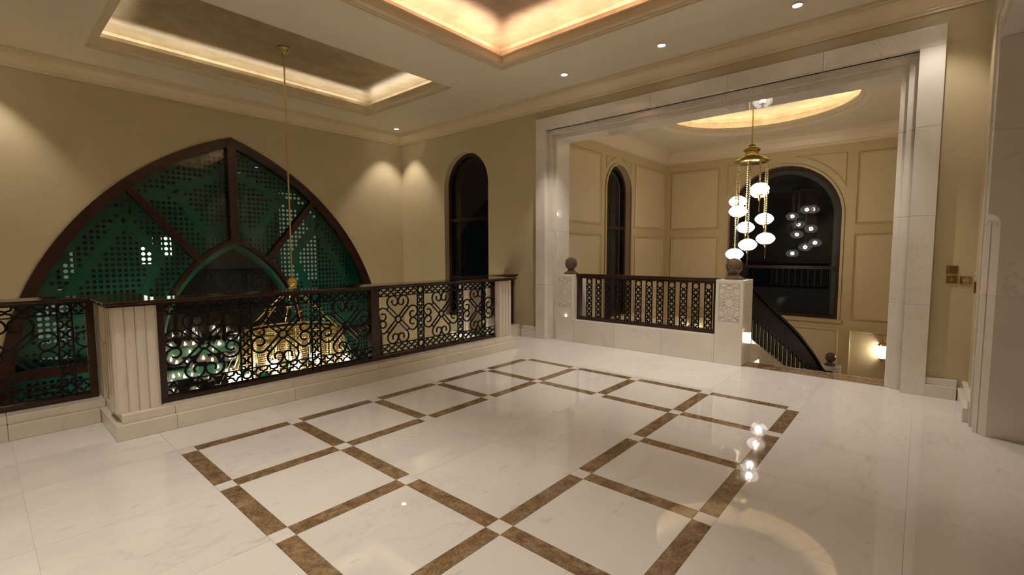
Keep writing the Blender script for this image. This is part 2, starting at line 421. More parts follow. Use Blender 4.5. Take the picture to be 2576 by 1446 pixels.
# ================================================================== baseboards (two steps, marble)
def base_run(name, p0, p1, nrm, label):
    m = MB(); (x0, y0), (x1, y1) = p0, p1
    for d, z0, z1 in ((.075, 0, .125), (.045, .125, .195)):
        xs_ = sorted((x0, x1, x0+nrm[0]*d, x1+nrm[0]*d)); ys_ = sorted((y0, y1, y0+nrm[1]*d, y1+nrm[1]*d))
        m.box(xs_[0], xs_[-1], ys_[0], ys_[-1], z0, z1)
    struct(obj(name, m, WALLM, bevel=.004), label, 'baseboard')
base_run('baseboard_right', (XW, YC+.08), (XW, -.09), (-1, 0), 'stepped marble baseboard under the light switches')
base_run('baseboard_back', (XW, 5.075), (XW, 5.40), (-1, 0), 'stepped marble baseboard between portal and balustrade')
base_run('baseboard_near', (5.68, YC), (XW, YC), (0, 1), 'stepped marble baseboard beside the doorway frame')

# ================================================================== marble portal to the staircase
portal = anchor('trim_4', (6.7, 2.49, 0), 'stepped white marble portal surround of the staircase', 'portal', 'structure')
zj = [0, .95, 1.87, 2.77]
def jambs(x0, x1, ya, yb, ztop):
    for y0, y1 in ((ya, yb), (4.98-yb, 4.98-ya)):
        zz = zj+[ztop]
        for a in range(4): obj('jamb_slab', MB().box(x0, x1, y0+0, y1, zz[a]+G, zz[a+1]-G), WALLM, portal, bevel=.003)
def lintel(x0, x1, z0, z1, y0, y1):
    n = 5
    for k in range(n): obj('lintel_slab', MB().box(x0, x1, y0+(y1-y0)*k/n+G, y0+(y1-y0)*(k+1)/n-G, z0, z1), WALLM, portal, bevel=.003)
jambs(6.46, 6.56, -.09, .11, 3.56); lintel(6.46, 6.56, 3.56, 3.755, -.09, 5.07)
jambs(6.555, XWB, .11, .185, 3.475); lintel(6.555, XWB, 3.475, 3.56, .11, 4.87)
jambs(6.62, XWB+.005, .185, .25, 3.405); lintel(6.62, XWB+.005, 3.405, 3.475, .185, 4.795)

# marble doorway on the right (near wall)
door = anchor('trim_5', (5.5, YC, 0), 'white marble doorway surround at the right edge', 'doorway', 'structure')
zz = [0, 1.15, 2.45, 3.16]
def jamb_row(c_, z): return [(5.42,-.385,z),(5.345+c_,-.385,z),(5.345,-.385-c_,z),(5.345,-.91,z),(5.42,-.91,z)]
for a in range(3):
    z0, z1 = zz[a]+G, zz[a+1]-G; lv = [(.075, z0), (.075, z1)] if a == 0 else [(.0004, z0), (.0004, z1)]
    if a == 1: lv = [(.075, z0)]+[(.075*sqrt(max(0, 1-(k/8)**2))+.0004, 1.715+.085*k/8) for k in range(9)]+[(.0004, z1)]
    obj('jamb_slab', MB().strip([jamb_row(c_, z) for c_, z in lv], False, True), WALLM, door)
for (xa, xb_, yf) in ((5.42, 5.56, -.385), (5.56, 5.60, -.372), (5.60, 5.68, -.388)):
    for a, b_ in ((0, 1.15), (1.15, 2.45), (2.45, 3.16+xb_-5.345)): obj('frame_slab', MB().box(xa, xb_, YC-.02, yf, a+G, b_-G), WALLM, door, bevel=.003)
for k in range(4):
    xa, xb_ = .6+k*1.186, .6+(k+1)*1.186
    obj('lintel_slab', MB().box(xa, xb_, -.91, -.385, 3.16, 3.32), WALLM, door)
    obj('frame_slab', MB().box(xa, xb_, YC-.02, -.375, 3.32, 3.49), WALLM, door)

# ================================================================== windows
def band_between(o, i, d0, d1, fn):
    m = MB(); m.strip([[fn(a[0],a[1],d0), fn(b[0],b[1],d0), fn(b[0],b[1],d1), fn(a[0],a[1],d1)] for a, b in zip(o, i)], False, True)
    k = 4*(len(o)-1)
    if o[0] != o[-1]: m.f += [(0,1,2,3), (k+3,k+2,k+1,k)]
    return m
# ---- great pointed arch window
win = anchor('window_1', (WAC, YA, -4.3), 'great pointed arch window with dark wooden ribs', 'window', 'structure')
c_o = (4.067**2-2.9**2)/(2*2.9); R_o = 2.9+c_o
def pointed(R, n, zb, cx_=WAC, c=c_o, zs=-.6):
    a1 = math.acos(c/R); m = n//2
    L = [(cx_+c-R*cos(a1*k/m), zs+R*sin(a1*k/m)) for k in range(m+1)]
    pts = L+[(2*cx_-x, z) for x, z in reversed(L[:-1])]
    return [(pts[0][0], zb)]+pts+[(pts[-1][0], zb)]
O0 = pointed(R_o, 48, -4.3); O1 = pointed(R_o-.145, 48, -4.3)
obj('outer_frame', band_between(O0, O1, -.015, .13, fA), WOOD, win)
IC = WAC
I0 = pointed(1.925, 40, -4.3, IC, .766, .0); I1 = pointed(1.925-.062, 40, -4.3, IC, .766, .0)
obj('inner_arch_frame', band_between(I0, I1, -.03, .13, fA), WOOD, win)
def bar(name, a, b, wd, d0, d1, fn, m, par):
    mb_ = MB(); mb_.band2d([a, b], wd, d1-d0, False, lambda u, v, d: fn(u, v, (d0+d1)/2+d)); return obj(name, mb_, m, par)
bar('mullion', (WAC, 3.40), (WAC, 1.66), .13, -.04, .13, fA, WOOD, win)
SPL, SPI = (1.57, 2.52), (2.47, 1.40)
for sgn in (-1, 1):
    a = (WAC+sgn*(WAC-SPL[0]), SPL[1]); b = (WAC+sgn*(WAC-SPI[0]), SPI[1])
    bar('spoke', a, b, .10, -.03, .12, fA, WOOD, win)
    xo = WAC+sgn*2.82; xi = WAC+sgn*1.08
    bar('transom', (min(xo, xi), -.13), (max(xo, xi), -.13), .13, -.03, .12, fA, WOOD, win)
yg = .06
def ginterp(pts, z, side):
    best = None
    for p in pts:
        if (p[0]-WAC)*side >= -1e-6:
            if best is None or abs(p[1]-z) < abs(best[1]-z): best = p
    return best
for sgn in (-1, 1):
    S = lambda x: WAC+sgn*abs(x-WAC)
    Oh = [p for p in O1 if (p[0]-WAC)*sgn >= -1e-6]; Ih = [p for p in I0 if (p[0]-WAC)*sgn >= -1e-6]
    Oh.sort(key=lambda p: -p[1]); Ih.sort(key=lambda p: -p[1])
    so, si = (S(SPL[0]), SPL[1]), (S(SPI[0]), SPI[1])
    up_ = [p for p in Oh if p[1] > so[1]]+[so, si]+[p for p in reversed(Ih) if p[1] > si[1]]
    mid = [so]+[p for p in Oh if so[1] > p[1] > -.13]+[(S(WAC-2.76), -.13), (S(WAC-1.11), -.13)]+[p for p in reversed(Ih) if -.13 < p[1] < si[1]]+[si]
    low = [(S(WAC-2.76), -.13), (S(WAC-2.75), -4.3), (S(WAC-1.11), -4.3), (S(WAC-1.11), -.13)]
    for pl in (up_, mid, low):
        pp = [fA(x, z, yg) for x, z in pl]
        me = bpy.data.meshes.new('pane'); me.from_pydata(pp, [], [tuple(range(len(pp)))]); me.update()
        if me.polygons[0].normal.y > 0: me.flip_normals()
        obj('pane', me, GLASS, win)
pp = [fA(x, z, yg) for x, z in I1]
me = bpy.data.meshes.new('pane'); me.from_pydata(pp, [], [tuple(range(len(pp)))]); me.update()
if me.polygons[0].normal.y > 0: me.flip_normals()
obj('pane', me, GLASS, win)

# ---- narrow round-arched window beside the atrium corner
def round_window(name, cc, hw, zs, zb, d, fn, trz, label, nrm, nmul=0):
    o = anchor(name, fn(cc, zb, d), label, 'window', 'structure')
    a = arch_open(cc, hw, zs, zb); a2 = arch_open(cc, hw-.075, zs, zb+.075)
    obj('frame', band_between(a+[a[0]], a2+[a2[0]], d, d+.09, fn), WOOD, o)
    for tz in trz: bar('transom', (cc-hw+.02, tz), (cc+hw-.02, tz), .07, d-.01, d+.08, fn, WOOD, o)
    if nmul: obj('outer_reveal', band_between(a2, arch_open(cc, hw-.075-nmul, zs, zb+.075), d+.10, d+.17, fn), REVEAL, o)
    lev = [zb+.075]+list(trz)
    def pane(pl):
        me = bpy.data.meshes.new('pane'); pp = [fn(x, z, d+.05) for x, z in pl]; me.from_pydata(pp, [], [tuple(range(len(pp)))]); me.update()
        if me.polygons[0].normal.dot(Vector(nrm)) < 0: me.flip_normals()
        obj('pane', me, GLASS, o)
    for z0, z1 in zip(lev, lev[1:]): pane([(cc-hw+.075, z0), (cc+hw-.075, z0), (cc+hw-.075, z1), (cc-hw+.075, z1)])
    pane([(cc-hw+.075, lev[-1])]+a2[1:-1]+[(cc+hw-.075, lev[-1])])
    return o
round_window('window_2', NWC, NWH, NWS, NWB, .12, fB, [2.17], 'narrow round arched window beside the atrium corner', (-1, 0, 0))

# ================================================================== stairwell behind the portal
SX0, SX1, SY0, SY1, SZ0, SZ1 = XWB, 11.8, -.25, 5.0, -1.84, 4.0
fSL = lambda s, z, d: (s, SY1+d, z)
fSB = lambda s, z, d: (SX1+d, s, z)
mb = MB(); wall_arch(mb, SX0-.02, SX1+.3, SZ0, SZ1+.5, arch_open(9.28, .55, 2.82, .09), 0, .3, fSL)
wsl = struct(obj('wall_stair_left', mb, PANELP), 'cream panelled left wall of the stairwell', 'wall')
mb = MB(); wall_arch(mb, SY0-.3, SY1, SZ0, SZ1+.5, arch_open(2.376, 1.105, 2.275, .09), 0, .3, fSB)
wsb = struct(obj('wall_stair_back', mb, PANELP), 'cream panelled back wall of the stairwell', 'wall')
mb = MB().box(SX0-.02, SX1+.3, SY0-.3, SY0, SZ0, SZ1+.5); wsr = struct(obj('wall_stair_right', mb, PANELP), 'cream right wall of the stairwell', 'wall')
round_window('window_3', 9.28, .55, 2.82, .09, .12, fSL, [2.04], 'narrow round arched window in the left stairwell wall', (0, -1, 0), .06)
round_window('window_4', 2.376, 1.105, 2.275, .09, .10, fSB, [1.17], 'wide round arched window behind the hanging globe chandelier', (-1, 0, 0), .09)
struct(obj('floor_stair', MB().box(SX0, SX1, SY0, SY1, SZ0-.2, SZ0), FLOORM), 'lower landing floor of the staircase', 'floor')
scrown = [(0,-.30),(.02,-.30),(.02,-.27),(.035,-.26),(.06,-.24),(.10,-.14),(.15,-.07),(.155,-.05),(.175,-.045),(.175,-.02),(.19,-.018),(.19,0)]
struct(obj('trim_6', rect_sweep(SX0, SX1, SY0, SY1, [(e, SZ1+z) for e, z in scrown]), MOULD), 'cream crown moulding round the stairwell', 'moulding')
# ceiling with round coffer
OCX, OCY, OR = 9.46, 2.40, 1.70
mb = MB(); N = 64; rows = [[], []]
sq = []
for k in range(N):
    a = 2*pi*k/N; dx, dy = cos(a), sin(a); sc = []
    if dx > 1e-9: sc.append((SX1-OCX)/dx)
    if dx < -1e-9: sc.append((SX0-OCX)/dx)
    if dy > 1e-9: sc.append((SY1-OCY)/dy)
    if dy < -1e-9: sc.append((SY0-OCY)/dy)
    t = min(sc); rows[0].append((OCX+dx*OR, OCY+dy*OR, SZ1)); rows[1].append((OCX+dx*t, OCY+dy*t, SZ1))
mb.strip(rows, False, True)
for (x, y) in ((SX0,SY0),(SX1,SY0),(SX1,SY1),(SX0,SY1)):   # corner fillers
    mb.poly([(x, y, SZ1+.001), (x+(.9 if x == SX0 else -.9), y, SZ1+.001), (x, y+(.9 if y == SY0 else -.9), SZ1+.001)])
struct(obj('ceiling_stair', mb, CEILP), 'stairwell ceiling with a round lit coffer', 'ceiling')
olip = [(0,0),(.02,0),(.02,.015),(.05,.03),(.06,.05),(.11,.075),(.115,.10),(.15,.11),(.15,.14),(.12,.14),(.12,.06),(-.22,.06)]
cofC = struct(obj('trim_7', MB().lathe([(OR-e, SZ1+z) for e, z in olip], 64, (OCX, OCY, 0)), MOULD, smooth=True), 'round moulded rim of the stairwell coffer', 'moulding')
mb = MB().lathe([(OR+.22, SZ1+.06), (OR+.22, SZ1+.35), (OR+.18, SZ1+.38), (.001, SZ1+.40)], 64, (OCX, OCY, 0)); obj('coffer_ceiling', mb, PEARLA, cofC)
mb = MB().lathe([(OR-.03, SZ1+.085), (OR+.0, SZ1+.085)], 64, (OCX, OCY, 0)); obj('led_strip', mb, LEDM, cofC)

# ---- wall panel mouldings
def panel_frame(name, pts, fn, par, wdt=.055, dp=.032):
    """closed outline (s,z) swept with a stepped moulding, proud of the wall"""
    m = MB(); K = len(pts); rows = []
    area = sum(pts[i][0]*pts[(i+1) % K][1]-pts[(i+1) % K][0]*pts[i][1] for i in range(K)); sg = 1 if area > 0 else -1
    prof = [(0,0),(0,.6),(.35,1),(.6,.55),(1,.35),(1,0)]
    for i in range(K):
        a, b, c = pts[i-1], pts[i], pts[(i+1) % K]
        d1 = Vector((b[0]-a[0], b[1]-a[1])).normalized(); d2 = Vector((c[0]-b[0], c[1]-b[1])).normalized()
        n1 = Vector((-d1.y, d1.x))*sg; n2 = Vector((-d2.y, d2.x))*sg; bi = (n1+n2)
        if bi.length < .3: bi = n1.copy()
        else: bi = bi.normalized()/max(.35, bi.normalized().dot(n1))
        rows.append([fn(b[0]+bi.x*wdt*u, b[1]+bi.y*wdt*u, -dp*t) for u, t in prof])
    m.strip(rows, True, False); o = obj(name, m, STAIRM, par)
    if len(pts) == 4:
        (a0, b0), (a1, b1) = pts[0], pts[2]; c4 = [(a0+wdt, b0+wdt), (a1-wdt, b0+wdt), (a1-wdt, b1-wdt), (a0+wdt, b1-wdt)]
        obj('panel_field', MB().prism(c4, 0.0, -.006, lambda p, t: fn(p[0], p[1], t)), PANELF, par)
    return o
def rectp(s0, s1, z0, z1): return [(s0,z0),(s1,z0),(s1,z1),(s0,z1)]
ZT = ((2.06, 3.50), (.12, 1.88), (-1.5, -.10))
for z0, z1 in ZT:
    for s0, s1 in ((7.12, 8.53), (10.03, 11.55)): panel_frame('panel_moulding', rectp(s0, s1, z0, z1), fSL, wsl)
    for s0, s1 in ((3.69, 4.87), (-.12, 1.06)): panel_frame('panel_moulding', rectp(s0, s1, z0, z1), fSB, wsb)
panel_frame('panel_moulding', rectp(1.235, 3.52, -1.5, -.10), fSB, wsb)
panel_frame('panel_moulding', rectp(8.73, 9.83, -1.5, -.10), fSL, wsl)
def arch_trim(cc, hw, zs, zb, fn, par):
    a = arch_open(cc, hw+.045, zs, zb); b = arch_open(cc, hw, zs, zb)
    obj('arch_moulding', band_between(a, b, -.03, .01, fn), STAIRM, par)
arch_trim(9.28, .55, 2.82, .092, fSL, wsl); arch_trim(2.376, 1.105, 2.275, .092, fSB, wsb)
obj('sill_moulding', MB().box(SX1-.038, SX1-.0005, 1.19, 3.562, .02, .09), STAIRM, wsb)
def spandrel(cc, hw, zs, gap, sgn, s_out, ztop, fn, par):
    R = hw+gap; pts = []
    z_at = zs+sqrt(max(0, R*R-(s_out-cc)**2)) if abs(s_out-cc) < R else zs
    x_top = cc+sgn*sqrt(max(.0001, R*R-(ztop-zs)**2)) if ztop-zs < R else cc+sgn*.03
    a0 = math.atan2(z_at-zs, abs(s_out-cc)); a1 = math.atan2(min(ztop-zs, R*.999), abs(x_top-cc))
    arc = [(cc+sgn*R*cos(a0+(a1-a0)*k/14), zs+R*sin(a0+(a1-a0)*k/14)) for k in range(15)]
    panel_frame('spandrel_moulding', [(s_out, ztop)]+arc, fn, par, .03, .018)
for sg in (-1, 1):
    spandrel(2.376, 1.105, 2.275, .17, sg, 2.376+sg*1.15, 3.53, fSB, wsb)
    spandrel(9.28, .55, 2.82, .14, sg, 9.28+sg*.55, 3.50, fSL, wsl)

# ================================================================== wrought iron pieces (shared meshes, built in the x-z plane)
fXZ = lambda u, v, d: (u, d, v)
def quat_mesh(sx, sz, wd=.0155, th=.016):
    pts = []
    for k in range(24):
        a = 2*pi*k/24; r = .385+.115*cos(4*a)
        pts.append((sx*r*cos(a), sz*r*sin(a)))
    return MB().band2d(pts, wd, th, True, fXZ).mesh('quatrefoil')
def ring_mesh(r, wd=.017, th=.018, n=20, ratio=1.0):
    return MB().band2d([(r*cos(2*pi*k/n), r*ratio*sin(2*pi*k/n)) for k in range(n)], wd, th, True, fXZ).mesh('iron_ring')
def heart_pts(side):
    r0 = .078; tx, tz = .136, .169
    cx_, cz_ = tx-.707*r0, tz+.707*r0
    pts = [(0.0, .033), (tx*.5, (.033+tz)/2), (tx*.93, .033+(tz-.033)*.93)]
    for k in range(16):                       # big outer turn
        a = -pi/4+(pi+pi/4)*k/15; pts.append((cx_+r0*cos(a), cz_+r0*sin(a)))
    r2 = .045
    for k in range(1, 14):                    # tight inner curl
        a = pi+(1.22*pi)*k/13; r3 = r2-.006*k/13; pts.append((cx_-r0+r2+r3*cos(a), cz_+r3*sin(a)))
    return [(side*x, z) for x, z in pts]
def heart_mesh():
    m = MB()
    L = heart_pts(-1); Rr = heart_pts(1)
    m.band2d(list(reversed(L))+Rr[1:], .0165, .016, False, fXZ)
    return m.mesh('scroll_heart')
HEART = heart_mesh()
QH = quat_mesh(.1, .088); QV = quat_mesh(.1, .0862); QS = quat_mesh(.098, .088, .019)
RING4 = ring_mesh(.042); RINGB = ring_mesh(.044, .013)
LINKM = MB().band2d([(-.033, 0), (.033, 0)], .015, .014, False, fXZ).mesh('link_bar')
for me_ in (HEART, QH, QV, QS, RING4, RINGB, LINKM): me_.materials.append(IRON)
def inst(name, me, par, x, z, rot=0.0, y=0.0, sc=(1, 1, 1)):
    o = bpy.data.objects.new(name, me); o.location = (x, y, z); o.rotation_euler = (0, rot, 0); o.scale = sc
    COL.objects.link(o); o.parent = par; return o
ZB0, ZB1, ZM1, ZT1 = .255, .360, .965, 1.069       # lower band, motif, upper band
def iron_box(par, name, x0, x1, z0, z1, t=.018, m=None):
    return obj(name, MB().box(x0, x1, -t/2, t/2, z0, z1), m or IRON, par)
def motif(par, xc):
    zc = (ZB1+ZM1)/2
    inst('centre_ring', RING4, par, xc, zc)
    for k in range(4):
        inst('scroll_heart', HEART, par, xc, zc, k*pi/2)
        a = pi/4+k*pi/2; inst('link_bar', LINKM, par, xc+.214*cos(a), zc+.214*sin(a), -(a+pi/2))
def band_row(par, x0, x1, z0, z1):
    n = max(1, round((x1-x0)/.1)); p = (x1-x0)/n
    for k in range(n): inst('quatrefoil', QH, par, x0+(k+.5)*p, (z0+z1)/2, 0, 0, (p/.1, 1, 1))
def divider(par, x0, x1):
    xc = (x0+x1)/2
    for xx in (x0+.005, x1-.005): iron_box(par, 'divider_bar', xx-.006, xx+.006, .235, ZT1)
    for k in range(7): inst('quatrefoil', QV, par, xc, ZB1+(k+.5)*(ZM1-ZB1)/7)
    for z in ((ZB0+ZB1)/2, (ZM1+ZT1)/2): inst('iron_ring', RING4, par, xc, z)
def rails_h(par, x0, x1):
    for z in (ZB0-.006, ZB1, ZM1, ZT1-.008): iron_box(par, 'band_bar', x0, x1, z-.005, z+.005)

# ---------------- balustrade round the chandelier void
bal = thing('balustrade', (0, 4.98, 0), 'long wrought iron balustrade with scrolls between the two front marble pillars', 'balustrade')
for (x0, x1) in ((1.02, 1.075), (3.11, 3.22), (5.265, 5.32)):
    obj('wooden_post', MB().box(x0, x1, -.045, .045, .1955, 1.0695), WOOD, bal, bevel=.004)
obj('bottom_rail', MB().box(1.0, 5.30, -.05, .05, .1955, .236), WOOD, bal, bevel=.004)
for s0 in (1.075, 3.22):
    c = .711
    rails_h(bal, s0, s0+2.035)
    for k in range(3):
        xa = s0+k*.7125; motif(bal, xa+.3025); band_row(bal, xa, xa+.605, ZB0, ZB1); band_row(bal, xa, xa+.605, ZM1, ZT1-.008)
        if k < 2: divider(bal, xa+.605, xa+.7125)
def side_balustrade(label, sgn):
    mx = (lambda x: x) if sgn < 0 else (lambda x: 6.29-x)
    b = thing('balustrade', (0, 5.68, 0), label, 'balustrade')
    def bx(name, a, c_, y0, y1, z0, z1, m): 
        x0, x1 = sorted((mx(a), mx(c_))); obj(name, MB().box(x0, x1, y0, y1, z0, z1), m, b, bevel=.003)
    e0 = XL if sgn < 0 else -.24
    bx('wooden_post', .65, .705, -.045, .045, .1955, 1.0695, WOOD); bx('wooden_post', e0, e0+.07, -.045, .045, .1955, 1.0695, WOOD)
    bx('bottom_rail', e0, .70, -.05, .05, .1955, .236, WOOD)
    x0, x1 = sorted((mx(e0+.07), mx(.65))); rails_h(b, x0, x1)
    motif(b, mx(.163)); a, c_ = sorted((mx(.463), mx(.568))); divider(b, a, c_)
    a, c_ = sorted((mx(-.14), mx(.463))); band_row(b, a, c_, ZB0, ZB1); band_row(b, a, c_, ZM1, ZT1-.008)
    a, c_ = sorted((mx(.568), mx(.65)))
    for z in ((ZB0+ZB1)/2, (ZM1+ZT1)/2-.004): inst('quatrefoil', QH, b, (a+c_)/2, z, 0, 0, (.8, 1, 1))
    # cut-off side scrolls next to the post
    m = MB()
    for zsg in (1, -1):
        m.band2d([(mx(.66-.08*sin(t)), .66+zsg*(.074+.074*cos(t))) for t in [pi*k/12*.92+.1 for k in range(13)]], .0135, .016, False, fXZ)
    obj('cut_scroll', m, IRON, b)
    a, c_ = sorted((mx(e0+.07), mx(-.14)))
    if c_-a > .05:
        for z in ((ZB0+ZB1)/2, (ZM1+ZT1)/2-.004): inst('quatrefoil', QH, b, (a+c_)/2, z)
    return b
side_balustrade('recessed wrought iron balustrade at the left edge beside the near pillar', -1)
side_balustrade('short recessed wrought iron balustrade between far pillar and portal wall', 1)
# handrail: one continuous polished piece that steps round the pillars
out = [(XL,5.52),(.655,5.52),(.655,4.80),(5.635,4.80),(5.635,5.52),(XW,5.52),(XW,5.90),(5.24,5.90),(5.24,5.17),(1.05,5.17),(1.05,5.90),(XL,5.90)]
def hrail(e, z0, z1):
    # uniform inset by e
    K = len(out); pts = []
    for i in range(K):
        a, b, c_ = Vector(out[i-1]), Vector(out[i]), Vector(out[(i+1) % K])
        d1 = (b-a).normalized(); d2 = (c_-b).normalized(); n1 = Vector((-d1.y, d1.x)); n2 = Vector((-d2.y, d2.x))
        p = b+(n1+n2)*e*(1.0 if abs(d1.dot(d2)) < .1 else .5); pts.append((min(max(p.x, XL), XW), p.y))
    return MB().prism(pts, z0, z1, lambda p, t: (p[0], p[1], t))
hr = anchor('handrail', (3.145, 4.95, 1.07), 'polished dark mahogany handrail stepping round the marble pillars', 'handrail')
obj('rail_top', hrail(0, 1.086, 1.115), RAILW, hr, bevel=.008)
obj('rail_under', hrail(.022, 1.07, 1.0865), WOOD, hr)
# fluted marble pillars
def pillar(x0, x1, y0, y1, label):
    """clustered pillar: rounded flutes on all four sides"""
    pts = []; nxl, nyl = 4, 3; L = (x1-x0)/nxl; Ly = (y1-y0)/nyl; a_ = .017
    for k in range(nxl):
        for q in range(8): a = pi-pi*q/8; pts.append((x0+(k+.5)*L+L/2*cos(a), y0-a_*sin(a)))
    for k in range(nyl):
        for q in range(8): a = pi-pi*q/8; pts.append((x1+a_*sin(a), y0+(k+.5)*Ly+Ly/2*cos(a)))
    for k in range(nxl):
        for q in range(8): a = pi-pi*q/8; pts.append((x1-(k+.5)*L-L/2*cos(a), y1+a_*sin(a)))
    for k in range(nyl):
        for q in range(8): a = pi-pi*q/8; pts.append((x0-a_*sin(a), y1-(k+.5)*Ly-Ly/2*cos(a)))
    p = anchor('marble_pillar', ((x0+x1)/2, (y0+y1)/2, .196), label, 'pillar', None, 'fluted marble pillars under the handrail')
    o = obj('fluted_shaft', MB().prism(pts, .1955, 1.0698, lambda q, t: (q[0], q[1], t)), PILLM, p, smooth=True)
    return p
pillar(.72, 1.0, 4.87, 5.15, 'fluted white marble pillar at left, the front one, under the handrail corner')
pillar(.74, 1.0, 5.52, 5.80, 'fluted white marble pillar at left, half hidden behind the front one')
pillar(5.29, 5.57, 4.87, 5.15, 'fluted white marble pillar at the far front end of the balustrade')
pillar(5.29, 5.55, 5.52, 5.80, 'fluted cream pillar seen through the last scroll of the balustrade')
# stepped plinth
pl = anchor('balustrade_plinth', (3.145, 4.95, 0), 'low two-step cream marble plinth under the balustrade', 'plinth')
def pbox(x0, x1, y0, y1, z0, z1): obj('plinth_slab', MB().box(x0, x1, y0, y1, z0, z1), CREAMM, pl, bevel=.004)
for (d, z0, z1) in ((0, .0005, .125), (.045, .1255, .195)):
    xa, xb_ = .685+d, 5.605-d; br = [xa, 1.09, 2.1, 3.11, 4.12, 5.13, xb_]
    for a, b in zip(br, br[1:]): pbox(a+G, b-G, 4.756+d, 5.16, z0, z1)
    for (a, b) in ((XL, .12), (.12, xa)): pbox(a+G, b-G, 5.447+d, 5.88, z0, z1)
    pbox(xa+.001, xa+.34, 5.162, 5.88, z0, z1); pbox(xb_-.34, xb_-.001, 5.162, 5.88, z0, z1)
    for (a, b) in ((xb_, 6.0), (6.0, XW)): pbox(a+G, b-G, 5.447+d, 5.88, z0, z1)

# ================================================================== staircase entrance: newels, low wall, railing
def star_panel(par, loc, axis, w_=.255, h_=.51):
    """carved star pattern as thin ribs, groove shade painted into their darker colour"""
    m = MB(); W2, H2 = w_/2, h_/2
    def clip(p, q):
        t0, t1 = 0.0, 1.0; dx, dy = q[0]-p[0], q[1]-p[1]
        for pp, qq in ((-dx, p[0]+W2), (dx, W2-p[0]), (-dy, p[1]+H2), (dy, H2-p[1])):
            if abs(pp) < 1e-12:
                if qq < 0: return None
            else:
                r = qq/pp
                if pp < 0: t0 = max(t0, r)
                else: t1 = min(t1, r)
        if t0 >= t1: return None
        return (p[0]+dx*t0, p[1]+dy*t0), (p[0]+dx*t1, p[1]+dy*t1)
    segs = []
    P = lambda r, a: (r*cos(a), r*sin(a))
    n = 10
    for k in range(n):
        a = 2*pi*k/n+pi/2; da = pi/n
        # central star, petals, outer rays
        segs += [(P(.052, a), P(.068, a+da)), (P(.068, a+da), P(.052, a+2*da))]
        segs += [(P(.068, a+da), P(.10, a+.42*da)), (P(.068, a+da), P(.10, a+1.58*da)), (P(.10, a+.42*da), P(.132, a+.40*da)), (P(.10, a-.42*da), P(.132, a-.40*da)),
                 (P(.132, a+.40*da), P(.145, a)), (P(.132, a-.40*da), P(.145, a)), (P(.132, a+.40*da), P(.19, a+1.1*da)), (P(.132, a-.40*da), P(.19, a-1.1*da))]
    for sy in (1, -1):
        segs += [((-W2, sy*.175), (.07, sy*H2)), ((W2, sy*.175), (-.07, sy*H2)), ((-W2, sy*.23), (0, sy*.165)), ((W2, sy*.23), (0, sy*.165)), ((-.02, sy*H2), (0, sy*.225)), ((.02, sy*H2), (0, sy*.225))]
        for sx in (1, -1): segs += [((sx*(W2-.02), sy*H2), (sx*(W2-.02), sy*.19)), ((sx*W2, sy*.215), (sx*(W2-.02), sy*.215))]
    fr = [(-W2, -H2), (W2, -H2), (W2, H2), (-W2, H2)]
    fn = (lambda u, v, d: (loc[0]-.0004+d, loc[1]+u, loc[2]+v)) if axis == 'x' else (lambda u, v, d: (loc[0]+u, loc[1]-.0004+d, loc[2]+v))
    for p, q in segs:
        c_ = clip(p, q)
        if c_: m.band2d(list(c_), .0045, .002, False, fn)
    m.band2d(fr, .006, .002, True, fn)
    o = obj('carved_panel', m, GROOVE_SHADE, par); o['kind'] = 'stuff'; o['label'] = 'carved star pattern'
    return o
def finial_prof(s=1.0):
    return [(r*s, z*s) for r, z in [(0,0),(.118,0),(.12,.006),(.12,.022),(.112,.028),(.085,.042),(.062,.062),(.055,.078),(.062,.088),(.082,.105),(.098,.135),(.105,.172),(.102,.205),(.09,.24),(.068,.265),(.035,.281),(.0,.286)]]
def newel(y0, y1, label, blabel):
    t = anchor('newel_post', (6.8, (y0+y1)/2, 0), label, 'newel')
    obj('shaft', MB().box(6.578, 7.03, y0, y1, .0005, 1.135), WALLM, t, bevel=.004)
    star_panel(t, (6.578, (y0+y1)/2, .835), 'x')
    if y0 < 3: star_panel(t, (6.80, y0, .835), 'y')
    b = obj('ball_finial', MB().lathe(finial_prof(), 32), BROWNB, None, smooth=True, loc=(6.765, (y0+y1)/2, 1.1352)); tag(b, blabel, 'finial', 'ball finials on the newels')
newel(1.728, 2.076, 'white marble newel post with carved star beside the stair opening', 'brown marble ball finial on the newel beside the stair opening')
newel(4.36, 4.712, 'white marble newel post with carved star against the left portal jamb', 'brown marble ball finial on the newel by the left portal jamb')
lw = anchor('stair_parapet', (6.78, 3.2, 0), 'low white marble parapet between the two carved newels', 'parapet')
for a, b in ((2.077, 2.83), (2.83, 3.60), (3.60, 4.359)): obj('parapet_slab', MB().box(6.585, 7.0, a+G, b-G, .0005, .379), WALLM, lw, bevel=.005)
srb = thing('stair_railing', (6.72, 0, 0), 'straight iron railing with pierced balusters on the parapet between newels', 'railing')
obj('handrail', MB().box(-.075, .085, 2.078, 4.358, 1.105, 1.15), RAILW, srb, bevel=.008)
obj('rail_under', MB().box(-.05, .06, 2.078, 4.358, 1.075, 1.106), WOOD, srb)
obj('bottom_rail', MB().box(-.045, .045, 2.078, 4.358, .3795, .435), WOOD, srb, bevel=.003)
for y in (2.079, 4.30): obj('wooden_post', MB().box(-.04, .04, y, y+.056, .435, 1.076), WOOD, srb)
BARV = MB().box(-.007, .007, -.008, .008, 0, .64).mesh('side_bar'); BARV.materials.append(IRON)
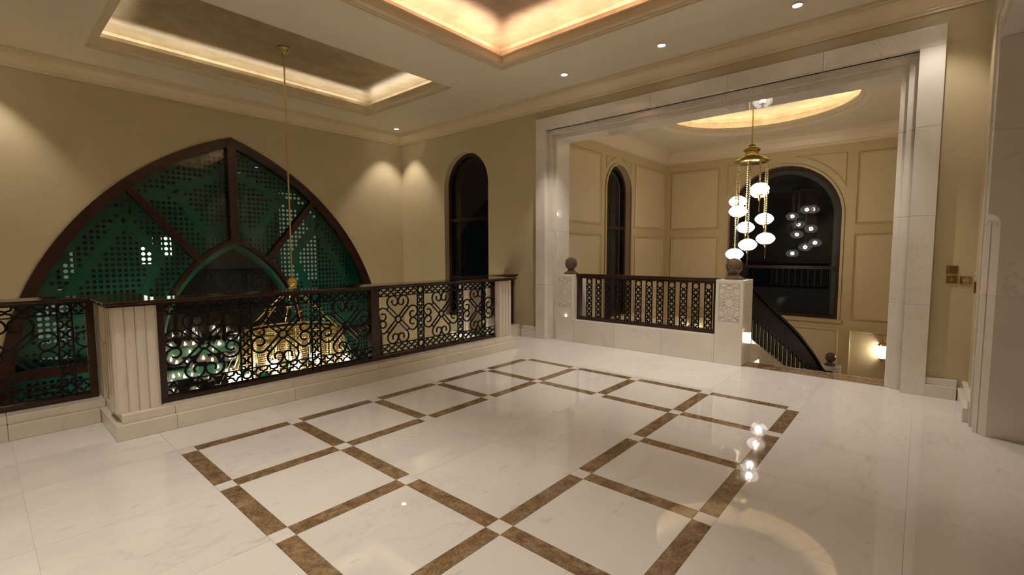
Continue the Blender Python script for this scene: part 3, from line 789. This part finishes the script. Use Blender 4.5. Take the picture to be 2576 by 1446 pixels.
def baluster(par, x, y, z, rz, hgt=.64, n=6):
    b = bpy.data.objects.new('baluster', None); b.location = (x, y, z); b.rotation_euler = (0, 0, rz); b.empty_display_size = .05; link(b, par)
    for sx in (-.0475, .0475): inst('side_bar', BARV, b, sx, 0, 0, 0, (1, 1, hgt/.64))
    st = .0 ; p = (hgt-.10)/n if n > 4 else hgt/n
    for k in range(n): inst('quatrefoil', QS, b, 0, (k+.5)*p, 0, 0, (1, 1, p/.09))
    if n > 4: inst('iron_ring', RINGB, b, 0, hgt-.05)
    return b
for k in range(12): baluster(srb, 0, 4.14-.1749*k, .435, pi/2)

# ---- flight of stairs going down
stw = anchor('staircase', (6.95, 1, -.14), 'brown marble stair flight going down behind the threshold', 'stairs')
YI = lambda x: 1.70-.52*(max(0, x-7.2)/3.9)**2
for k in range(13):
    xa = 6.952+.3*k; z = -.14*(k+1)
    obj('stair_tread', MB().box(xa+.03, xa+.32, SY0+.005, YI(xa+.3), z-.03, z), BROWN, stw)
    obj('stair_riser', MB().box(xa+.03, xa+.05, SY0+.005, YI(xa+.3), z, z+.109), WALLM, stw)
pathR = [(7.04, 1.752, 1.05), (7.5, 1.745, .875), (8.1, 1.715, .655), (8.6, 1.67, .45), (9.05, 1.60, .245), (9.4, 1.535, .06), (9.7, 1.475, -.13), (9.95, 1.42, -.30), (10.2, 1.36, -.50), (10.36, 1.31, -.66), (10.55, 1.26, -.76), (10.9, 1.22, -.82)]
def smooth_path(P, n=5):
    res = []
    for i in range(len(P)-1):
        p0, p1, p2, p3 = (Vector(P[max(i-1,0)]), Vector(P[i]), Vector(P[i+1]), Vector(P[min(i+2,len(P)-1)]))
        for k in range(n):
            t = k/n; res.append(.5*((2*p1)+(-p0+p2)*t+(2*p0-5*p1+4*p2-p3)*t*t+(-p0+3*p1-3*p2+p3)*t**3))
    res.append(Vector(P[-1])); return res
SP = smooth_path(pathR)
def ribbon(P, y0, y1, z0, z1):
    m = MB(); rows = []
    for i, p in enumerate(P):
        t = P[min(i+1, len(P)-1)]-P[max(i-1, 0)]; nv = Vector((-t.y, t.x, 0)).normalized()
        rows.append([tuple(p+nv*y0+Vector((0,0,z0))), tuple(p+nv*y1+Vector((0,0,z0))), tuple(p+nv*y1+Vector((0,0,z1))), tuple(p+nv*y0+Vector((0,0,z1)))])
    n = len(m.v); m.strip(rows, False, True); k = len(rows)-1
    m.f.append((n, n+1, n+2, n+3)); m.f.append((n+4*k+3, n+4*k+2, n+4*k+1, n+4*k)); return m
sr = anchor('stair_balustrade', (7.05, 1.75, 0), 'dark curving stair balustrade sweeping down behind the right newel', 'balustrade')
obj('handrail', ribbon(SP, -.02, .07, -.05, 0), STAIRW, sr, smooth=True)
obj('apron_panel', ribbon(SP, .0, .05, -.40, -.048), STAIRW, sr)
obj('bottom_rail', ribbon(SP, -.01, .06, -.765, -.735), WOOD, sr)
obj('stringer', ribbon(SP, -.03, .12, -1.12, -.765), WALLM, sr)
dist = 0; nxt = .06; cnt = 0
for i in range(1, len(SP)):
    dv = (SP[i]-SP[i-1]); L = sqrt(dv.x**2+dv.y**2)
    while dist+L >= nxt and cnt < 16:
        t = (nxt-dist)/L; p = SP[i-1]+dv*t
        baluster(sr, p.x, p.y, p.z-.735, math.atan2(dv.y, dv.x), .36, 4); nxt += .19; cnt += 1
    dist += L
ln = anchor('newel_post', (11.1, 1.25, SZ0), 'lower white marble newel at the foot of the stair', 'newel')
obj('shaft', MB().box(10.95, 11.25, 1.10, 1.40, SZ0+.0005, -.745), WALLM, ln, bevel=.004)
tag(obj('ball_finial', MB().lathe(finial_prof(.9), 28), BROWNB, None, smooth=True, loc=(11.1, 1.27, -.7448)), 'dark brown ball finial on the lower newel down the stairs', 'finial', 'ball finials on the newels')

# ================================================================== lamps
def point(par, loc, W, col, r):
    ld = bpy.data.lights.new('bulb_light', 'POINT'); ld.energy = W; ld.color = col; ld.shadow_soft_size = r
    lo = bpy.data.objects.new('bulb_light', ld); lo.location = loc; COL.objects.link(lo); lo.parent = par; return lo
# ---- recessed downlights
DLB = MB().lathe([(.058,-.004),(.062,0),(.046,-.001),(.044,.012)], 24).mesh('trim_ring'); DLB.materials.append(WHITEP)
DLL = MB().lathe([(.0005,.004),(.044,.004)], 24).mesh('lens'); DLL.materials.append(LAMPF)
def downlight(x, y, label, W=SPOT_W, size=80, z=ZC-.0005):
    t = thing('recessed_downlight', (x, y, z), label, 'downlight', 'recessed ceiling downlights')
    for nme, me in (('trim_ring', DLB), ('lens', DLL)):
        o = bpy.data.objects.new(nme, me); COL.objects.link(o); o.parent = t
        o.location = (0, 0, -.006)
    ld = bpy.data.lights.new('spot', 'SPOT'); ld.energy = W; ld.color = WARM; ld.spot_size = radians(size); ld.spot_blend = .55; ld.shadow_soft_size = .03
    lo = bpy.data.objects.new('spot', ld); lo.location = (0, 0, -.02); COL.objects.link(lo); lo.parent = t
downlight(6.075, 8.515, 'recessed ceiling downlight in the corner over the arch window wall', 46)
downlight(5.90, 4.10, 'recessed ceiling downlight before the left end of the portal')
downlight(5.90, 2.61, 'middle recessed ceiling downlight before the portal')
downlight(5.92, 1.12, 'recessed ceiling downlight nearest the right end of the portal')
downlight(6.05, -.02, 'recessed ceiling downlight above the light switches', 28)
downlight(.13, 8.515, 'recessed ceiling downlight at the left end of the arch wall', 46)
downlight(.35, 4.10, 'recessed ceiling downlight on the left, nearest the void')
downlight(.35, 2.61, 'recessed ceiling downlight on the left, middle of three')
downlight(.35, 1.12, 'recessed ceiling downlight on the left, nearest the viewer')
downlight(4.2, -1.7, 'added fill lamp in the passage ceiling behind the doorway, far one', 5, 110, 3.1995)  # this and the next are added fill, brightening the passage floor
downlight(2.0, -1.7, 'added fill lamp in the passage ceiling behind the doorway, near one', 5, 110, 3.1995)

# ---- great chandelier in the void
CX, CY = 3.10, 7.0
ch = thing('chandelier', (CX, CY, 0), 'great gold chandelier with crystal strands hanging in the void behind the balustrade', 'chandelier')
def cobj(name, mb_, m, smooth=True): return obj(name, mb_, m, ch, smooth=smooth)
cobj('ceiling_rose', MB().lathe([(0,4.42),(.085,4.42),(.09,4.40),(.075,4.375),(.05,4.36),(.04,4.335),(.02,4.32),(.0,4.32)], 24), GOLDS)
cobj('stem', MB().lathe([(.011,1.12),(.011,4.33)], 10), GOLDS)
cobj('hub_ball', MB().lathe([(0,1.145),(.03,1.142),(.055,1.125),(.072,1.095),(.074,1.078),(.08,1.076),(.08,1.066),(.074,1.064),(.07,1.04),(.05,1.012),(.06,1.0),(.07,.985),(.05,.975),(.03,.97),(0,.97)], 28), GOLD)
for k in range(6):
    a = 2*pi*k/6+.3; d = (cos(a), sin(a))
    arm = cobj('support_rod', MB().tube([(.05*d[0],.05*d[1],.99),(.36*d[0],.36*d[1],.68),(.63*d[0],.63*d[1],.40)], .008, 8), GOLD)
    r_ = MB().lathe([(0,-.008),(.042,-.008),(.046,0),(.042,.008),(0,.008)], 14, (.36*d[0], .36*d[1], .68), 7, .12); obj('rosette', r_, GOLD, arm, smooth=False)
for (R_, z0, z1) in ((.665, .30, .335), (.665, .375, .395), (.46, .33, .36), (.22, .35, .375)):
    cobj('gold_ring', MB().lathe([(R_,z0),(R_+.015,z0),(R_+.015,z1),(R_-.02,z1),(R_-.02,z0),(R_,z0)], 48), GOLDS, False)
for k in range(12):
    a = 2*pi*k/12+.12
    cobj('radial_bar', MB().tube([(.08*cos(a),.08*sin(a),.365),(.46*cos(a),.46*sin(a),.345),(.66*cos(a),.66*sin(a),.32)], .009, 6), GOLDS)
def bead_prof(n, p, r, z0):
    out_ = [(0.001, z0)]
    for k in range(n):
        for q in (0, .2, .5, .8): out_.append((r*(.45+.55*sin(pi*q)) if q else r*.35, z0-p*(k+q)))
    return out_+[(0.001, z0-p*n)]
TAS = MB().lathe(bead_prof(15, .029, .046, 0), 12, (0,0,0), 6, .14).mesh('crystal_tassel'); TAS.materials.append(BEAD)
STR = MB().lathe(bead_prof(14, .030, .016, 0), 8).mesh('bead_strand'); STR.materials.append(BEAD)
for me_ in (TAS, STR):
    for p in me_.polygons: p.use_smooth = True
for k in range(14):
    a = 2*pi*k/14
    o = inst('crystal_tassel', TAS, ch, .635*cos(a), .30, 0, .635*sin(a))
    o2 = inst('bead_strand', STR, ch, .655*cos(a+.22), .30, 0, .655*sin(a+.22))
for k in range(8):
    a = 2*pi*k/8+.2; inst('bead_strand', STR, ch, .46*cos(a), .33, 0, .46*sin(a))
SHADE = MB().lathe([(.022,.0),(.04,-.006),(.062,-.03),(.078,-.065),(.088,-.105),(.097,-.135)], 32, (0,0,0), 16, .02).mesh('glass_shade'); SHADE.materials.append(GLOBE1)
BULB = MB().lathe([(0,-.03),(.012,-.035),(.022,-.06),(.028,-.085),(.02,-.11),(0,-.118)], 12).mesh('bulb'); BULB.materials.append(BULBM)
CAPM = MB().lathe([(0,.03),(.012,.028),(.012,.012),(.028,.006),(.03,-.008),(.022,-.012),(0,-.012)], 12).mesh('brass_cap'); CAPM.materials.append(GOLD)
for me_ in (SHADE, BULB, CAPM):
    for p in me_.polygons: p.use_smooth = True
tiers = [(.36, 6, -.02, .2), (.80, 12, -.15, 0), (.98, 14, -.42, .1), (.62, 9, -.52, .3), (.92, 13, -.74, .05), (.50, 7, -.86, .0), (.74, 10, -1.06, .2), (.40, 6, -1.3, .1)]
for ti, (R_, n, z, ph) in enumerate(tiers):
    for k in range(n):
        a = 2*pi*k/n+ph; x, y = R_*cos(a), R_*sin(a); zz_ = z+.03*sin(3.1*k+ti)
        s = inst('glass_shade', SHADE, ch, x, zz_, 0, y)
        for nme, me in (('brass_cap', CAPM), ('bulb', BULB)):
            o = bpy.data.objects.new(nme, me); COL.objects.link(o); o.parent = s
        rr_ = min(R_, .655)
        zt = .32
        cobj('chain', MB().tube([(rr_*cos(a), rr_*sin(a), zt), (x, y, zz_+.028)], .0035, 5), GOLDS)
        if (k+ti) % 4 == 0: point(s, (0, 0, -.09), BULB1_W, WARM, .03)
obj('gold_ring', MB().lathe([(.60,-.02),(.615,-.02),(.615,.0),(.59,.0),(.60,-.02)], 40, (0,0,-.62)), GOLDS, ch)
cobj('centre_column', MB().lathe([(.014,.36),(.014,.0),(.05,-.05),(.014,-.1),(.014,-1.3),(.05,-1.38),(0,-1.45)], 14), GOLDS)

# ---- hanging globe chandelier in the stairwell
C2 = (9.385, 2.405)
h2 = thing('globe_chandelier', (C2[0], C2[1], 0), 'brass chandelier of nine hanging mosaic glass globes in the stairwell', 'chandelier')
def c2o(name, mb_, m): return obj(name, mb_, m, h2, smooth=True)
c2o('stem', MB().lathe([(.011,3.44),(.011,SZ1+.395)], 10), GOLDS)
c2o('brass_dome', MB().lathe([(0,3.46),(.03,3.455),(.035,3.44),(.07,3.425),(.095,3.395),(.10,3.375),(.13,3.365),(.142,3.35),(.142,3.335),(.125,3.32),(.108,3.31),(.105,3.25),(.115,3.235),(.20,3.215),(.26,3.18),(.287,3.145),(.285,3.125),(.26,3.11),(.0,3.105)], 36), GOLDS)
c2o('ceiling_rose', MB().lathe([(.0,SZ1+.399),(.07,SZ1+.398),(.07,SZ1+.38),(.03,SZ1+.36),(.0,SZ1+.36)], 20), GOLDS)
GL2 = MB().lathe([(.035,.104),(.07,.096),(.115,.069),(.148,.03),(.158,0),(.15,-.03),(.12,-.068),(.08,-.095),(.04,-.105)], 32).mesh('mosaic_globe'); GL2.materials.append(GLOBE2)
BL2 = MB().lathe([(0,.04),(.02,.034),(.034,.015),(.038,0),(.034,-.015),(.02,-.034),(0,-.04)], 14).mesh('bulb'); BL2.materials.append(BULBM)
CT2 = MB().lathe([(0,.16),(.012,.155),(.016,.135),(.01,.125),(.022,.115),(.026,.10),(.05,.106),(.064,.094),(.04,.09),(0,.09)], 16).mesh('brass_cap'); CT2.materials.append(GOLD)
CB2 = MB().lathe([(0,-.09),(.05,-.094),(.06,-.099),(.04,-.112),(.018,-.118),(.022,-.128),(.01,-.14),(.018,-.15),(.008,-.162),(0,-.17)], 16).mesh('drop_finial'); CB2.materials.append(GOLD)
TSL = MB().tube([(0,0,-.165),(.004,0,-.26),(-.004,0,-.36)], .004, 5).mesh('tassel'); TSL.materials.append(GOLDS)
for me_ in (GL2, BL2, CT2, CB2):
    for p in me_.polygons: p.use_smooth = True
rv = Vector((sin(_y), -cos(_y), 0)); fvv = Vector((cos(_y), sin(_y), 0))
ang0 = math.atan2(C2[1], C2[0]); f2 = Vector((cos(ang0), sin(ang0), 0)); r2v = Vector((f2.y, -f2.x, 0))
globes = [(.145,-.18,2.622),(-.205,.16,2.447),(-.19,-.16,2.241),(-.062,.18,1.964),(.24,.10,2.107),(-.017,-.20,1.636),(.265,-.10,1.746),(-.232,.02,1.468),(.15,.17,2.60)]
CHN = {}
for (la, dp, z) in globes:
    q = r2v*la+f2*dp
    g = inst('mosaic_globe', GL2, h2, q.x, z, 0, q.y)
    for nme, me in (('bulb', BL2), ('brass_cap', CT2), ('drop_finial', CB2), ('tassel', TSL)):
        o = bpy.data.objects.new(nme, me); COL.objects.link(o); o.parent = g
    point(g, (0, 0, 0), BULB2_W, WARM, .045)
    n = int((3.11-z-.15)/.04)
    prof = [(.0005, 3.11)]
    for k in range(n):
        for qf in (0, .3, .5, .7): prof.append((.003+.015*sin(pi*qf), 3.11-(3.11-z-.15)*(k+qf)/n))
    prof.append((.0005, z+.15))
    c2o('bead_chain', MB().lathe(prof, 6, (q.x, q.y, 0)), BEAD)

# ---- wall sconces
def sconce(y, label):
    t = thing('wall_sconce', (SX1, y, -.61), label, 'sconce', 'cylinder sconces on the stairwell back wall')
    obj('back_plate', MB().box(-.02, -.001, -.05, .05, .02, .30), GOLDS, t, bevel=.004)
    obj('bracket', MB().tube([(-.01,0,.02),(-.09,0,.01)], .012, 8), GOLDS, t)
    obj('glass_cylinder', MB().lathe([(.075,.02),(.078,.05),(.078,.25),(.075,.275)], 28, (-.10,0,0)), SCGLASS, t, smooth=True)
    obj('brass_cap', MB().lathe([(.09,.272),(.085,.29),(.06,.315),(.03,.325),(.018,.335),(.028,.36),(.034,.385),(.025,.41),(0,.42)], 24, (-.10,0,0)), GOLD, t, smooth=True)
    obj('base_cup', MB().lathe([(0,-.045),(.02,-.04),(.045,-.03),(.05,-.01),(.072,.005),(.078,.022),(0,.022)], 24, (-.10,0,0)), GOLD, t, smooth=True)
    point(t, (-.10, 0, .15), SCONCE_W, WARM, .05)
sconce(.495, 'opal glass wall sconce beside the right portal jamb, down the stairs')
sconce(4.256, 'opal glass wall sconce seen low between the parapet balusters')
# step light in the stair stringer
sl = thing('step_light', (7.25, 1.712, -.06), 'small glowing step light at the top of the stair stringer', 'light')
obj('lens', MB().box(-.14, .10, -.02, -.012, -.05, .02), emit('step_light_lens', (1, .72, .42), 5, 'NONE'), sl)
obj('bezel', MB().box(-.16, .12, -.012, .0, -.06, .03), WHITEP, sl)

# ================================================================== switch plates on the portal wall
def plate(y0, y1, z0, z1, label, rock):
    t = thing('switch_plate', (XW, (y0+y1)/2, z0), label, 'light switch', 'bronze switch plates')
    w2 = abs(y1-y0)/2; hh = z1-z0
    obj('cover_plate', MB().box(-.008, -.0005, -w2, w2, 0, hh), SWITCH, t, bevel=.002)
    for c_ in rock: obj('rocker', MB().box(-.013, -.007, c_-.009, c_+.009, hh/2-.013, hh/2+.013), GOLD, t, bevel=.002)
plate(-.284, -.197, 1.275, 1.36, 'blank bronze switch plate above the other two', [])
plate(-.285, -.199, 1.179, 1.259, 'bronze switch plate with one toggle under the blank plate', [0.0])
plate(-.386, -.302, 1.175, 1.255, 'bronze switch plate with two rockers beside the doorway', [-.014, .014])
fc = thing('fire_call_point', (6.36, YC, 1.10), 'small red wall unit edge-on beside the switches', 'alarm')
obj('housing', MB().box(-.03, .03, .0005, .013, .0, .11), REDP, fc, bevel=.003)
obj('white_knob', MB().box(-.02, .015, .0005, .012, .135, .147), WHITEP, fc)
obj('white_tab', MB().box(-.015, .025, .0005, .012, .185, .20), WHITEP, fc)

# ================================================================== outside the great window: pierced green screen
SYF, SYT, SCX = 9.32, 9.40, 3.10
scr = anchor('pierced_screen', (SCX, SYF, -4.4), 'green pierced metal screen with round holes behind the arch window', 'screen')
PXH, PZH = .076, .083
c_g, R_g, zs_g = .766, 1.846, -.1
def in_arch(x, z, add=0.0):
    if z < zs_g: return abs(x-SCX) < 1.08+add
    t = (R_g+add)**2-(z-zs_g)**2
    return t > 0 and abs(x-SCX) < sqrt(t)-c_g
def in_frame(x, z):
    if z < -.6: return abs(x-SCX) < 2.72
    t = (R_o-.17)**2-(z+.6)**2
    return t > 0 and abs(x-SCX) < sqrt(t)-c_o
straps = [((0.88,0.89),(1.58,2.05)),((1.58,2.05),(2.03,1.42)),((2.03,1.42),(1.77,0.85)),((0.64,1.09),(1.31,2.25)),((1.24,2.14),(1.68,2.16)),((1.77,2.35),(2.27,2.54)),((2.27,2.54),(3.12,2.95)),((2.27,2.54),(2.70,1.81)),((2.70,1.81),(3.11,2.05)),((1.68,2.10),(1.77,2.35)),((0.80,0.58),(1.12,0.54)),((0.44,0.61),(0.73,0.93)),((0.57,0.15),(1.12,0.12)),((1.12,.12),(1.12,-.5)),((1.50,-.5),(1.60,.4)),((1.60,.4),(1.77,.85))]
straps += [((2*SCX-a[0], a[1]), (2*SCX-b[0], b[1])) for a, b in straps]
def solid(x, z):
    for (a, b) in straps:
        dx, dz = b[0]-a[0], b[1]-a[1]; L2 = dx*dx+dz*dz; t = max(0, min(1, ((x-a[0])*dx+(z-a[1])*dz)/L2))
        if (x-a[0]-t*dx)**2+(z-a[1]-t*dz)**2 < .075**2: return True
    return False
m = MB(); rr = .0275; n8 = 8
xk0, xk1 = int((-.35-SCX)/PXH)-1, int((6.6-SCX)/PXH)+1
oct_ = [(rr*cos(pi/8+2*pi*k/8), rr*sin(pi/8+2*pi*k/8)) for k in range(8)]
hx, hz = PXH/2, PZH/2
sqp = [(hx, hz*.414),(hx*.414, hz),(-hx*.414, hz),(-hx, hz*.414),(-hx, -hz*.414),(-hx*.414, -hz),(hx*.414, -hz),(hx, -hz*.414)]
for iz in range(int(-4.4/PZH), int(3.75/PZH)):
    run = None
    for ix in range(xk0, xk1+1):
        x, z = SCX+ix*PXH, iz*PZH
        kill = in_arch(x, z, .06)
        hole = (not kill) and z > -1.2 and not solid(x, z) and not in_arch(x, z, .16) and in_frame(x, z)
        if hole or kill:
            if run is not None: m.quad((run, SYF, z-hz), (x-hx, SYF, z-hz), (x-hx, SYF, z+hz), (run, SYF, z+hz)); run = None
            if hole:
                n = len(m.v)
                m.v += [(x+p[0], SYF, z+p[1]) for p in sqp]+[(x+p[0], SYF, z+p[1]) for p in oct_]+[(x+p[0], SYF+.02, z+p[1]) for p in oct_]
                for k in range(8):
                    k2 = (k+1) % 8; m.f.append((n+k, n+k2, n+8+k2, n+8+k)); m.f.append((n+8+k, n+8+k2, n+16+k2, n+16+k))
                c4 = [(hx,hz),(-hx,hz),(-hx,-hz),(hx,-hz)]
                for q, (k, k2) in enumerate(((0,1),(2,3),(4,5),(6,7))):
                    m.v.append((x+c4[q][0], SYF, z+c4[q][1])); m.f.append((n+k, len(m.v)-1, n+k2))
        else:
            if run is None: run = x-hx
    if run is not None: m.quad((run, SYF, iz*PZH-hz), (SCX+xk1*PXH+hx, SYF, iz*PZH-hz), (SCX+xk1*PXH+hx, SYF, iz*PZH+hz), (run, SYF, iz*PZH+hz))
obj('pierced_sheet', m, GREEN, scr)
A0 = pointed(R_g+.09, 40, -4.4, SCX, c_g, zs_g); A1 = pointed(R_g, 40, -4.4, SCX, c_g, zs_g)
fS = lambda s, z, d: (s, SYF+d, z)
obj('arch_reveal', band_between(A0, A1, -.012, .16, fS), GREENL, scr)
for (a, b) in straps:
    mb_ = MB(); mb_.band2d([a, b], .10, .012, False, lambda u, v, d: (u, SYF-.007+d, v)); 
    if max(a[1], b[1]) < 3.3: obj('strap', mb_, GREEN, scr)
# neighbouring wing with lit and dark windows beyond the screen
wing = anchor('neighbouring_wing', (3.1, 13.0, -4.6), 'dark neighbouring wing with lit windows seen through the screen', 'building')
obj('facade', MB().box(-2, 9.0, 13.0, 13.2, -4.6, 6), DARKFAC, wing)
def lit(x0, x1, z0, z1, y, m_):
    f = obj('window_frame', MB().box(x0-.04, x1+.04, y+.02, y+.06, z0-.04, z1+.04), WOOD, wing); obj('lit_pane', MB().box(x0, x1, y, y+.02, z0, z1), m_, f)
lit(2.44, 2.68, 1.27, 1.87, 12.9, LITWIN); lit(2.84, 3.02, 1.46, 1.90, 12.9, LITWIN)
lit(1.17, 1.36, .95, 1.92, 12.9, LITDIM); lit(5.45, 6.45, .75, 3.1, 12.9, LITDIM); lit(.75, 1.25, -.6, .8, 12.9, LITDIM)
# green fascias of the lower terrace outside
for (x0, x1, z0, z1, lab) in ((1.2, 3.43, -.47, -.28, 'upper green terrace fascia outside the arch'), (1.2, 3.30, -.90, -.69, 'lower green terrace fascia outside the arch'), (3.46, 5.2, -1.5, -.30, 'green terrace wall behind the chandelier')):
    tag(obj('terrace_fascia', MB().box(x0, x1, 10.5, 10.6, z0, z1), GREENL, bevel=.01), lab, 'fascia', 'green terrace fascias')
# night lawn and far lamps outside the narrow window
tag(obj('night_lawn', MB().box(9.0, 40, 5.6, 60, -4.64, -4.62), LAWN), 'dark green lawn outside the narrow window', 'lawn', kind='stuff')
for (x, y, z) in ((12.0, 13.32, .78), (12.0, 13.20, .78)):
    t = anchor('far_lamp', (x, y, -.6), 'bright lamp far outside low in the narrow window, '+('left' if y > 13.25 else 'right')+' of the pair', 'lamp', None, 'far garden lamps')
    obj('lamp_head', MB().lathe([(0,-.03),(.03,-.02),(.035,0),(.03,.02),(0,.03)], 10, (x, y, z)), FARLAMP, t); obj('lamp_pole', MB().lathe([(.012,-.6),(.012,z-.03)], 6, (x, y, 0)), IRON, t)
